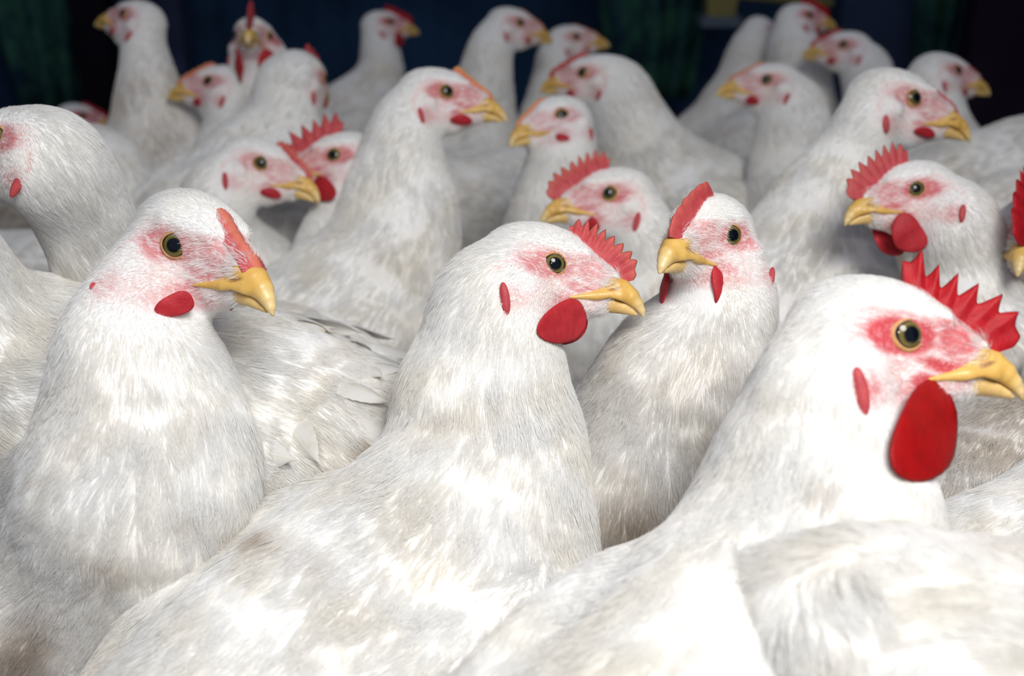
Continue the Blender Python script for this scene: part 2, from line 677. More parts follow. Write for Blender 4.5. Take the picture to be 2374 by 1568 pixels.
def make_hen(h):
    O, R, s, d, side = solve_head(h)
    X = lambda v: np.asarray(v, float) @ R.T * s + O          # head millimetres to the shed
    front = d < 0.62
    mid = d < 0.95
    # ---- body frame
    bx, by, bd, byaw, bpit, bs = h['body']
    bs *= .76
    By, Bp = math.radians(byaw), math.radians(bpit)
    BR = rz(By) @ ry(-Bp)
    chest = P(bx, by, d + bd)
    B = lambda v: np.asarray(v, float) * bs @ BR.T + chest
    fld = Field()
    back, down = -R[:, 0], -R[:, 2]
    hf = back * .9 + down * .25
    hf /= np.linalg.norm(hf)
    m = s
    fld.ell(X((-8, 0, 2.5)), np.array((23, 15.5, 16)) * m, R, 0.004, hf, 0)
    fld.cone(X((2, 0, -2)), X((27, 0, -3)), 13.2 * m, 6.0 * m, 0.005, hf, 0)
    fld.cone(X((4, 0, 3)), X((25, 0, -1.5)), 12.8 * m, 6.2 * m, 0.004, hf, 0)
    fld.cone(X((8, 0, -9)), X((26, 0, -7.5)), 10.5 * m, 5.4 * m, 0.004, hf, 0)
    fld.ell(X((-3, 0, -12)), np.array((19, 12.5, 12)) * m, R, 0.007, hf, 0)
    fld.cone(X((2, 0, -15)), X((25, 0, -12)), 9 * m, 4.5 * m, 0.006, hf, 0)
    for sy in (-1, 1):
        fld.cone(X((-8, sy * 11.5, 7)), X((13, sy * 8, 7.5)), 4.6 * m, 3.0 * m, 0.004, hf, 0)
    fld.cone(X((6, 0, -18)), X((22, 0, -13.5)), 10.5 * m, 4.6 * m, 0.006, hf, 0)
    def side_pt(x, z, sy, y1=60.0):
        ys = np.linspace(y1, 0, 160)
        q_ = np.stack([np.full(160, x), sy * ys, np.full(160, z)], 1)
        ins = fld(X(q_)) < 0
        return q_[np.argmax(ins)] if ins.any() else q_[-1]

    # ---- neck chain
    nape = X((-20, 0, -5))
    pts = [(nape, 16.5 * m)]
    for q in h['neck']:
        dd = d + (q[3] if len(q) > 3 else 0)
        pts.append((P(q[0], q[1], dd), q[2] * dd / F))
    fld.cone(X((-4, 0, -12)), pts[1][0] + (X((4, 0, 0)) - O), 11 * m, pts[1][1] * .78, 0.006, down, 0)
    bb = -BR[:, 0]
    dn = np.array([0, 0, -1.0])
    fbk = (bb + dn * .25)
    fbk /= np.linalg.norm(fbk)
    pts.append((B((-0.02, 0, 0)), 0.078 * bs))
    PP = np.array([np.append(p_, r_) for p_, r_ in pts])
    PP = np.vstack([PP[:1] * 2 - PP[1:2], PP, PP[-1:] * 2 - PP[-2:-1]])
    SPL = []
    for i in range(1, len(PP) - 2):
        for t in np.linspace(0, 1, 5, endpoint=False):
            a, b, c, e = PP[i - 1], PP[i], PP[i + 1], PP[i + 2]
            SPL.append(.5 * (2 * b + (c - a) * t + (2 * a - 5 * b + 4 * c - e) * t * t + (3 * b - a - 3 * c + e) * t ** 3))
    SPL.append(PP[-2])
    SPL = np.array(SPL)
    fld.chain(SPL[:, :3], SPL[:, 3], 0.010)
    rad = h.get('fat', 1.0)
    fld.ell(B((-.02, 0, -.012)), np.array((.082, .080 * rad, .090)) * bs, BR, .02, (bb + dn * 1.4) / 1.7)
    fld.ell(B((-.13, 0, .0)), np.array((.150, .098 * rad, .094)) * bs, BR, .03, fbk)
    fld.cone(B((-.22, 0, .02)), B((-.31, 0, .05)), .060 * bs, .022 * bs, .03, fbk)
    for sy in (-1, 1):
        fld.ell(B((-.12, sy * .083 * rad, .012)), np.array((.120, .028, .058)) * bs, BR, .012, fbk)
        fld.cone(B((-.11, sy * .05, -.05)), B((-.09, sy * .05, -.11)), .045 * bs, .026 * bs, .02, dn)
    for sy in (-1, 1):
        y_ = side_pt(-13.5, -10.5, sy)[1]
        if abs(y_) < 26:
            fld.ell(X((-13.5, y_ - sy * 3.2, -10.5)), np.array((7.8, 5.4, 7.4)) * m, R, 0.0015, down * .5 + back, 0)
    for e in h.get('extra', []):
        (xa, ya, da, ra), (xb, yb, db, rb) = e
        fld.cone(P(xa, ya, d + da), P(xb, yb, d + db), ra * (d + da) / F, rb * (d + db) / F, .03)

    vox = 0.005 if front else 0.006
    V, Q = fld.mesh(vox)
    # root on the litter under the body
    base = B((-.1, 0, 0))
    root = bpy.data.objects.new('hen', None)
    root.empty_display_size = 0.05
    root.location = (base[0], base[1], 0)
    SC.collection.objects.link(root)
    root['label'] = h['label']
    root['category'] = 'chicken'
    root['group'] = 'white hens crowded in the shed'

    # refine the head
    bm = bmesh.new()
    vs = [bm.verts.new(v) for v in V]
    for q in Q:
        bm.faces.new([vs[i] for i in q])
    bm.verts.ensure_lookup_table()
    cuts = 3 if front else (2 if mid else 1)
    hc = X((0, 0, -6))
    sel = [f for f in bm.faces if np.linalg.norm(np.array(f.calc_center_median()) - hc) < 0.040 * h.get('s', 1)]
    es = list({e for f in sel for e in f.edges})
    bmesh.ops.subdivide_edges(bm, edges=es, cuts=cuts, use_grid_fill=True)
    bmesh.ops.triangulate(bm, faces=[f for f in bm.faces if len(f.verts) > 4])
    bm.verts.index_update()
    V = np.array([v.co[:] for v in bm.verts])
    faces = [[v.index for v in f.verts] for f in bm.faces]
    bm.free()
    V = fld.project(V, 3)
    nrm = fld.grad(V)
    # feathered unevenness on neck and body, none on the face
    L = (V - O) @ R / s
    hd = np.linalg.norm(L - np.array([0, 0, -6]), axis=1)
    bodyw = smooth01(hd, 34, 70)
    fl = fld.flow(V)
    ph1 = np.sin(V[:, 0] * 210 + 2.1 * np.sin(V[:, 2] * 90)) * np.sin(V[:, 1] * 190 + 1.7 * np.sin(V[:, 0] * 110)) * np.sin(V[:, 2] * 120 + V[:, 0] * 60)
    ph2 = np.sin(V[:, 0] * 70 + 1.3 * np.sin(V[:, 1] * 50) + bx) * np.sin(V[:, 2] * 60 + V[:, 1] * 40)
    V = V + nrm * ((ph1 * 0.0008 + ph2 * 0.0016) * bodyw)[:, None]

    def masks(L, Z):
        x, y, z = L[:, 0], np.abs(L[:, 1]), L[:, 2]
        face = 1 - smooth01(np.linalg.norm((L - np.array([2, 0, -9])) * (1, .35, 1), axis=1), 22, 31)
        a = h.get('red', 0.6)
        red = np.maximum.reduce([
            1.0 * blob(x, z, -2.0, -0.8, 13.5, 6.8, 0.10, .30) * smooth01(y, 5, 9),
            1.0 * blob(x, z, 28, 4, 9, 7, -0.4, .35),
            .75 * blob(x, z, 19, 1, 10, 7, -0.3, .5),
            .95 * blob(x, z, 18, -9.0, 12, 2.6, -0.12, .4),
            .85 * blob(x, z, 9, -15, 5.5, 3.5, 0.3, .5),
            .5 * blob(x, z, 12, -20, 9, 4.5, 0.0, .6),
            .55 * blob(x, z, -12.5, -21, 5.5, 7, 0.3, .5) * smooth01(y, 5, 9)])
        red = np.clip(red * (0.30 + 0.75 * a), 0, 1) * face
        crown = smooth01(z, 6.5, 9.5) * (1 - smooth01(x, 22, 28))
        red *= 1 - crown
        pink = face * (1 - crown) * (0.16 + 0.60 * a) * (1 - 0.75 * blob(x, z, -14, -10.5, 8.5, 8, 0, .3)) * (1 - smooth01(-z, 20, 27))
        rr_ = np.sqrt((x + 13.5) ** 2 + (z + 11.5) ** 2)
        line = (1 - smooth01(np.abs(rr_ - 9.3), .4, 1.5)) * smooth01(z - .5 * x, -7.5, -2.5) * (1 - smooth01(x, -8, -4)) * .75
        return red, np.clip(np.maximum(pink, line), 0, 1), face, line

    red, pink, face, line = masks(L, V)
    dz = h.get('dirt', 0.04)

    def dirtf(Vx, nz):
        n1 = np.sin(Vx[:, 0] * 61 + 3 * np.sin(Vx[:, 1] * 41)) * np.sin(Vx[:, 2] * 73 + 2 * np.sin(Vx[:, 0] * 37 + bx)) * .5 + .5
        low = smooth01(-(Vx[:, 2] - chest[2]), -.03, .08)
        out = (low * dz * 1.6 + dz * .35) * (.3 + n1)
        if h.get('stains'):
            r_ = Vx - C0
            d_ = np.maximum(r_ @ F_, .05)
            u_, w_ = W / 2 + F * (r_ @ R_) / d_, H / 2 - F * (r_ @ U_) / d_
            for sx_, sy_, sr_, ss_ in h['stains']:
                out = out + ss_ * (1 - smooth01(np.hypot(u_ - sx_, (w_ - sy_) * 1.2) / sr_, .1, 1)) * (.4 + .9 * n1)
        return np.clip(out, 0, .9)

    dirt = dirtf(V, nrm) * bodyw
    mesh_obj('body', V, faces, M['body'], root, dict(red=red, pink=pink, dirt=dirt, hp=L))

    # ---- plumage: fine barbs lying along the body
    tri = []
    for f in faces:
        tri.append(f[:3])
        if len(f) == 4:
            tri.append([f[0], f[2], f[3]])
    tri = np.array(tri)
    A, B_, C_ = V[tri[:, 0]], V[tri[:, 1]], V[tri[:, 2]]
    ar = np.linalg.norm(np.cross(B_ - A, C_ - A), axis=1) / 2
    cen = (A + B_ + C_) / 3
    tn = nrm[tri].mean(1)
    vd = C0 - cen
    vd /= np.linalg.norm(vd, axis=1)[:, None]
    vis = (tn * vd).sum(1) > -0.45
    rel = cen - C0
    dep = rel @ F_
    px = W / 2 + F * (rel @ R_) / np.maximum(dep, .05)
    py = H / 2 - F * (rel @ U_) / np.maximum(dep, .05)
    vis &= (px > -220) & (px < W + 220) & (py > -120) & (py < H + 180)
    thd = hd[tri].mean(1)
    tface = face[tri].mean(1)
    tred = red[tri].mean(1)
    hb = 1 - smooth01(thd, 30, 60)

    def px_wat(c_):
        l_ = (c_ - O) @ R / s
        a_, b_ = h.get('wat', (8, 7))
        return blob(l_[:, 0], l_[:, 2], 14 - a_ * .12, -15.5 - a_ * .55, b_ * .5, a_ * .6, 0, .15) * (np.abs(l_[:, 1]) < 10 + h.get('drape', 30)) * (np.linalg.norm(l_, axis=1) < 60)

    def px_lobe(c_):
        l_ = (c_ - O) @ R / s
        lr_ = h.get('lobe', (2.2, 6.2))
        return blob(l_[:, 0], l_[:, 2], -16.5, -21.5, lr_[0] + 1.2, lr_[1] + 1, -.35, .3) * (np.linalg.norm(l_, axis=1) < 36)
    q = max(1.0, d / 0.5)
    dens = (2.6e6 * hb + 1.05e6 * (1 - hb)) / q ** 1.7
    dens *= 1 - smooth01(np.maximum(px_lobe(cen), px_wat(cen)), 0, 1)
    dens *= 1 - .9 * line[tri].mean(1)
    dens *= 1 - tface * np.clip(0.15 + 0.85 * tred, 0, .95)
    wgt = ar * dens * vis
    n = int(wgt.sum())
    if n > 200:
        idx = RNG.choice(len(tri), n, p=wgt / wgt.sum())
        r1, r2 = np.sqrt(RNG.random(n)), RNG.random(n)
        pos = (1 - r1)[:, None] * A[idx] + (r1 * (1 - r2))[:, None] * B_[idx] + (r1 * r2)[:, None] * C_[idx]
        nn = nrm[tri[idx]].mean(1)
        nn /= np.linalg.norm(nn, axis=1)[:, None]
        fd = fld.flow(pos)
        fd -= (fd * nn).sum(1)[:, None] * nn
        fd /= np.linalg.norm(fd, axis=1)[:, None] + 1e-9
        hb_, fc_ = 1 - smooth01(thd[idx], 28, 75), tface[idx]
        # clumps stand for single small feathers
        cell = np.where(RNG.random(n) < hb_, 0.0035, 0.011)
        jit = pos + 0.003 * np.sin(pos[:, [1, 2, 0]] * 300)
        key = np.floor(jit / cell[:, None]).astype(np.int64)
        key = (cell > .005).astype(np.int64) * 982451653 + key[:, 0] * 73856093 ^ key[:, 1] * 19349663 ^ key[:, 2] * 83492791
        _, inv = np.unique(key, return_inverse=True)
        nc = inv.max() + 1
        cnt = np.bincount(inv, minlength=nc)
        cc = np.stack([np.bincount(inv, pos[:, i], nc) / cnt for i in range(3)], 1)
        cr = RNG.normal(0, 1, (nc, 3))
        ctint = RNG.random(nc)
        ln = (9.0e-3 * (1 - hb_) + 5.5e-3 * hb_) * (1 - fc_ * .55) * RNG.uniform(.7, 1.25, n)
        lift = (.115 * (1 - hb_) + .14 * hb_) * RNG.uniform(.3, 1.5, n)
        dirv = fd + cr[inv] * .10 + RNG.normal(0, .10, (n, 3))
        dirv -= (dirv * nn).sum(1)[:, None] * nn
        dirv /= np.linalg.norm(dirv, axis=1)[:, None] + 1e-9
        t = np.linspace(0, 1, 4)
        Pn = pos[:, None, :] + (ln[:, None] * t)[:, :, None] * dirv[:, None, :] + (ln * lift)[:, None, None] * (t - .55 * t * t)[None, :, None] * nn[:, None, :]
        tgt = cc[inv] + dirv * (cell + ln)[:, None] * .9
        tgt -= ((tgt - pos) * nn).sum(1)[:, None] * nn
        Pn += (tgt - Pn[:, -1])[:, None, :] * (t ** 2 * .30)[None, :, None] * (1 - fc_)[:, None, None]
        want = ln * lift * .45 + .0004
        corr = np.clip(want - fld(Pn[:, -1]), 0, .006)
        Pn += nn[:, None, :] * corr[:, None, None] * (t ** 1.5)[None, :, None]
        Pn -= nn[:, None, :] * (0.0004 - 0.0009 * t)[None, :, None]
        cu = bpy.data.hair_curves.new('plumage')
        cu.add_curves([4] * n)
        loc = np.array(root.location)
        cu.attributes['position'].data.foreach_set('vector', (Pn - loc).astype(np.float32).ravel())
        rad_ = ((.00017 * (1 - hb_) + .000085 * hb_)[:, None] * q ** .85 * np.array([1, 1, .7, .15])[None, :]).astype(np.float32)
        ra = cu.attributes.get('radius') or cu.attributes.new('radius', 'FLOAT', 'POINT')
        ra.data.foreach_set('value', rad_.ravel())
        pn = np.sin(pos[:, 0] * 95 + 2 * np.sin(pos[:, 2] * 60)) * np.sin(pos[:, 2] * 80 + bx + 2 * np.sin(pos[:, 1] * 70)) * .5 + .5
        tint = np.clip((pn ** 1.5 * .5) * (1 - .7 * hb_) + (ctint[inv] - .5) * .16, 0, 1)
        ta = cu.attributes.new('tint', 'FLOAT', 'CURVE')
        ta.data.foreach_set('value', tint.astype(np.float32))
        da = cu.attributes.new('dirt', 'FLOAT', 'CURVE')
        da.data.foreach_set('value', (dirtf(pos, nn) * (1 - hb_)).astype(np.float32))
        cu.materials.append(M['hair'])
        o = bpy.data.objects.new('plumage', cu)
        SC.collection.objects.link(o)
        o.parent = root

    # ---- beak
    zm = lambda x: -10.2 - .0052 * np.clip(x - 30, 0, 20) ** 2.5 + .25 * np.sin((x - 18) / 16 * np.pi) * (x < 34)
    k3 = 1e-3
    ub = Field()
    ub.chain(np.array([(18, 0, -4.6), (27, 0, -4.6), (33, 0, -5.3), (38, 0, -7.4), (41.8, 0, -9.9), (44.4, 0, -12.5), (45.8, 0, -15.2), (46.0, 0, -17.2)]) * k3,
             np.array([6.8, 7.0, 6.0, 4.9, 3.5, 2.3, 1.1, .4]) * k3, .001)
    for sy in (-1, 1):
        gp = np.array([(33, 4.2, -8.4), (28, 5.6, -9.0), (23, 7.2, -10.2), (18.5, 8.6, -11.4), (14.5, 10, -12.6), (10.8, 11, -13.8)])
        gp = np.array([np.interp(np.linspace(0, 5, 12), range(6), gp[:, i]) for i in range(3)]).T
        for i in range(12):
            y_ = abs(side_pt(gp[i, 0], gp[i, 2], sy, 16)[1]) - .1
            gp[i, 1] = max(y_, gp[i, 1]) if i < 5 else y_
        gp[:, 1] *= sy
        ub.chain(gp * k3, np.interp(np.arange(12), [0, 4, 7, 11], [3.0, 2.7, 1.6, .7]) * k3, .003)
        ub.cone(np.array((28.3, sy * 4.7, -1.9)) * k3, np.array((31.6, sy * 4.3, -3.3)) * k3, .0022, .0019, .0016)
    base_call = ub.__call__

    class Cut(Field):
        def __init__(q_, f_, up_):
            q_.p, q_.f, q_.u = f_.p, f_, up_

        def __call__(q_, P_):
            d_ = Field.__call__(q_, P_)
            g_ = (zm(P_[:, 0] * 1e3) - P_[:, 2] * 1e3) * k3
            g_ = g_ - np.clip((29 - P_[:, 0] * 1e3), 0, 30) * 3e-4 * 1.5 if q_.u else -g_ + .00025
            return -smin(-d_, -g_, .0006)

    vz = .0008 if mid else .0012
    c1 = Cut(ub, True)
    v, q_ = c1.mesh(vz)
    v = c1.project(v, 2) * 1e3
    slit = np.maximum(blob(v[:, 0], v[:, 2], 30.3, -5.4, 3.0, .8, .45, .5) * (np.abs(v[:, 1]) > 3), 0) * .85
    mesh_obj('upper_beak', X(v), q_, M['horn'], root, dict(tip=smooth01(v[:, 0], 39, 46) * .8, slit=slit))
    lb = Field()
    lb.chain(np.array([(14, 0, -11.5), (23, 0, -11.4), (30, 0, -11.8), (36, 0, -12.8), (40.5, 0, -14.0), (42.6, 0, -14.8)]) * k3,
             np.array([6.4, 6.2, 5.0, 3.4, 1.9, .9]) * k3, .001)
    c2 = Cut(lb, False)
    v, q_ = c2.mesh(vz)
    v = c2.project(v, 2) * 1e3
    mesh_obj('lower_beak', X(v), q_, M['horn'], root, dict(tip=smooth01(v[:, 0], 15, 40) * .4, slit=smooth01(v[:, 2] - zm(v[:, 0]), -.9, -.2) * .5))

    # ---- comb and wattles
    v, f, tp = comb_mesh(h, X, fld)
    cm = M[{0: 'comb', 1: 'comb_deep', 2: 'comb_pale'}[h.get('cc', 0)]]
    mesh_obj('comb', X(v), f, cm, root, dict(tip=tp))
    wl, ww = h.get('wat', (8, 7))
    for sy in (-1, 1):
        nu, nr = 28, 9
        vv = []
        for iu in range(nu):
            a = 2 * np.pi * iu / nu
            for j in range(nr):
                ph = np.pi * j / (nr - 1)
                r = math.sin(ph)
                zz, xx = math.cos(a) * r, math.sin(a) * r
                wx = ww * (0.80 - 0.22 * zz) * .62
                x = 14 - .12 * wl + wx * xx + (zz - 1) * wl * .06
                z = -15.5 - wl * .55 + zz * wl * .62 + .12 * wl * xx
                y = sy * (6.5 + (1 - zz) * wl * .07) + 1.5 * math.cos(ph) * (1 + .1 * wl / 10) + .7 * math.sin(zz * 4 + xx * 3) * (wl / 22)
                vv.append((x, y, z))
        vv = np.array(vv)
        ys_ = np.linspace(45, 0, 54)
        q_ = np.repeat(vv, 54, axis=0)
        q_[:, 1] = sy * np.tile(ys_, len(vv))
        ins = (fld(X(q_)) < 0).reshape(len(vv), 54)
        dv = fld(X(q_)).reshape(len(vv), 54) * 1e3
        i1 = np.clip(ins.argmax(1), 1, 53)
        ar_ = np.arange(len(vv))
        d0_, d1_ = dv[ar_, i1 - 1], dv[ar_, i1]
        fr_ = np.clip(d0_ / (d0_ - d1_ + 1e-9), 0, 1)
        ysf = np.where(ins.any(1), ys_[i1 - 1] + (ys_[i1] - ys_[i1 - 1]) * fr_, 0)
        tgt_ = np.clip(ysf + 1.3, 6.5, 6.5 + h.get('drape', 30))
        A_ = np.stack([np.ones(len(vv)), vv[:, 0] - 12, vv[:, 2] + 20], 1)
        co_ = np.linalg.lstsq(A_, tgt_, rcond=None)[0]
        pl_ = A_ @ co_
        pl_ = np.maximum(pl_ + .65 * max(0, (tgt_ - pl_).max()), 6.0)
        vv[:, 1] += sy * (pl_ - 6.5 - .04 * wl)
        mesh_obj('wattle', X(vv), grid_faces(nu, nr, close_u=True), M['wattle_deep' if h.get('wd') else 'wattle'], root)

    # ---- eyes, lids, ear lobes
    for sy in (-1, 1):
        ex = h.get('eyeax', (.34, .04))
        ax = np.array([ex[0], sy * 1.0, ex[1]])
        ax /= np.linalg.norm(ax)
        er = 8.4
        ecen = side_pt(.8, 0, sy, 22) - ax * (er - 1.8)
        zx = np.array([0, 0, 1.0])
        a1 = np.cross(zx, ax)
        a1 /= np.linalg.norm(a1)
        a2 = np.cross(ax, a1)
        RR = np.stack([a1, a2, ax], 1)
        v, f = ellipsoid((0, 0, 0), (er, er, er), None, 32, 40)
        rr = np.sqrt(v[:, 0] ** 2 + v[:, 1] ** 2) / er
        rr = np.where(v[:, 2] > 0, rr, 1) / 0.66
        mesh_obj('eye', X(v @ RR.T + ecen), f, M['eye'], root, dict(er=np.clip(rr, 0, 1)))
        # lid ring, drawn out to a point front and rear
        nth, nq = 48, 8
        vv = []
        for k in range(nth):
            a = 2 * np.pi * k / nth
            rad0 = 5.65 + 0.6 * abs(math.cos(a)) ** 6
            for j in range(nq):
                b = 2 * np.pi * j / nq
                rr_ = rad0 + .8 * math.cos(b)
                hz = math.sqrt(max(0, er * er - min(rr_, er) ** 2)) + .6 * math.sin(b) + .05
                vv.append((rr_ * math.cos(a), rr_ * math.sin(a) * (.97), hz))
        mesh_obj('eyelid', X(np.array(vv) @ RR.T + ecen), grid_faces(nth, nq, close_u=True, close_v=True), M['lid'], root)
        pc = side_pt(-16.0, -21.5, sy)
        lr = h.get('lobe', (2.2, 6.2))
        v, f = ellipsoid(pc + (0, sy * .15, 0), (lr[0], 1.9, lr[1]), ry(-.35), 18, 12)
        mesh_obj('earlobe', X(v), f, M['lobe'], root)

    # ---- legs with toes on the litter
    for sy in (-1, 1):
        hip = B((-.095, sy * .05, -.11))
        foot = np.array([hip[0], hip[1], 0.012])
        hz = max(hip[2], .06)
        fwd = rz(By) @ np.array([1.0, 0, 0])
        lat = rz(By) @ np.array([0, 1.0, 0])
        hock = np.array([hip[0], hip[1], hz * .62]) - fwd * .018
        L1 = MB()
        pts_ = [hip, (hip + hock) / 2, hock, hock * .5 + foot * .5, foot]
        v, f = tube(pts_, [.014, .011, .0075, .006, .007], 10)
        L1.add(v, f)
        for ang in (-.5, 0, .5, math.pi):
            dr = fwd * math.cos(ang) + lat * math.sin(ang)
            ln_ = .045 if ang < 3 else .02
            tp_ = [foot, foot + dr * ln_ * .5 + (0, 0, -.003), foot + dr * ln_ + (0, 0, -.0065), foot + dr * (ln_ + .01) + (0, 0, -.009)]
            v, f = tube(tp_, [.0055, .0048, .004, .001], 8)
            L1.add(v, f)
        L1.build('leg', M['leg'], root)

    if h.get('ruffle'):
        rr = np.random.default_rng(11)
        mb_ = MB()
        lb_ = (cen - chest) @ BR / bs
        okk = (lb_[:, 0] < -.09) & (lb_[:, 2] > -.08) & (lb_[:, 0] > -.30)
        wt = ar * okk
        for i in rr.choice(len(tri), h['ruffle'], p=wt / wt.sum()):
            nn = tn[i] / np.linalg.norm(tn[i])
            dr = fbk * .8 + dn * .55 + rr.normal(0, .42, 3)
            dr -= (dr @ nn) * nn
            dr /= np.linalg.norm(dr)
            v, f, a = feather(rr.uniform(.026, .044), rr.uniform(.0060, .0095), rr.uniform(-.05, .22), twist=rr.normal(0, .5))
            FR = np.stack([dr, np.cross(nn, dr), nn], 1)
            mb_.add((v @ ry(-rr.uniform(.0, .15)).T) @ FR.T + cen[i] + nn * .0010, f, fuv=a)
        mb_.build('rump_feathers', M['quill'], root)

    # ---- wings and tail of overlapping feathers
    if h.get('quills'):
        rr = np.random.default_rng(int(abs(bx)) + 3)
        dens_q = h['quills']
        for sy in (-1, 1):
            w_ = MB()
            rows = [(.075, 16, .020, .0062, .45), (.052, 17, .022, .0066, .4), (.030, 17, .026, .0070, .3), (.008, 16, .030, .0080, .22), (-.016, 14, .036, .0085, .12)]
            for zoff, cnt, fl_, fw_, dn_ in rows:
                for i in range(cnt):
                    u = i / (cnt - 1)
                    p0 = B((-.035 - .17 * u + rr.uniform(-.004, .004), sy * .085, zoff * .8 + rr.uniform(-.006, .006)))[None]
                    p0 = fld.project(p0, 8)
                    nn = fld.grad(p0)[0]
                    dr = fbk * 1.0 + dn * dn_ + rr.normal(0, .10, 3)
                    dr -= (dr @ nn) * nn
                    dr /= np.linalg.norm(dr)
                    v, f, a = feather(fl_ * bs * rr.uniform(.85, 1.2), fw_ * bs, rr.uniform(-.02, .10), twist=rr.normal(0, .15))
                    FR = np.stack([dr, np.cross(nn, dr), nn], 1)
                    tilt = ry(-.10)
                    w_.add((v @ tilt.T) @ FR.T + p0[0] + nn * (.0005 + .0012 * rr.random()), f, fuv=a)
            for i in range(9):
                u = i / 8
                p0 = B((-.14 - .05 * u, sy * .09, .035 - .05 * u))[None]
                p0 = fld.project(p0, 8)
                nn = fld.grad(p0)[0]
                dr = fbk + dn * (.05 + .25 * u) + rr.normal(0, .03, 3)
                dr -= (dr @ nn) * nn
                dr /= np.linalg.norm(dr)
                v, f, a = feather(.105 * bs, .0085 * bs, .02, nu=26)
                FR = np.stack([dr, np.cross(nn, dr), nn], 1)
                w_.add((v @ ry(-.06).T) @ FR.T + p0[0] + nn * (.002 + .0008 * i), f, fuv=a)
            w_.build('wing', M['quill'], root)
        t_ = MB()
        for i in range(11):
            u = i / 10 - .5
            p0 = B((-.285, u * .035, .055 - abs(u) * .02))
            dr = BR @ np.array([-1, u * .75, .42 - abs(u) * .5])
            dr /= np.linalg.norm(dr)
            nn = BR @ np.array([.4, u * .9, 1.0])
            nn -= (nn @ dr) * dr
            nn /= np.linalg.norm(nn)
            v, f, a = feather(.075 * bs, .009 * bs, .12, nu=22)
            FR = np.stack([dr, np.cross(nn, dr), nn], 1)
            t_.add(v @ FR.T + p0, f, fuv=a)
        t_.build('tail', M['quill'], root)
    tp = proj(X(EYE_TIP[None])[0])
    LOG.append((h['id'], round(d, 3), [round(x, 2) for x in chest], round(O[2], 2), tp.round()[:2].tolist(), n))
    return root


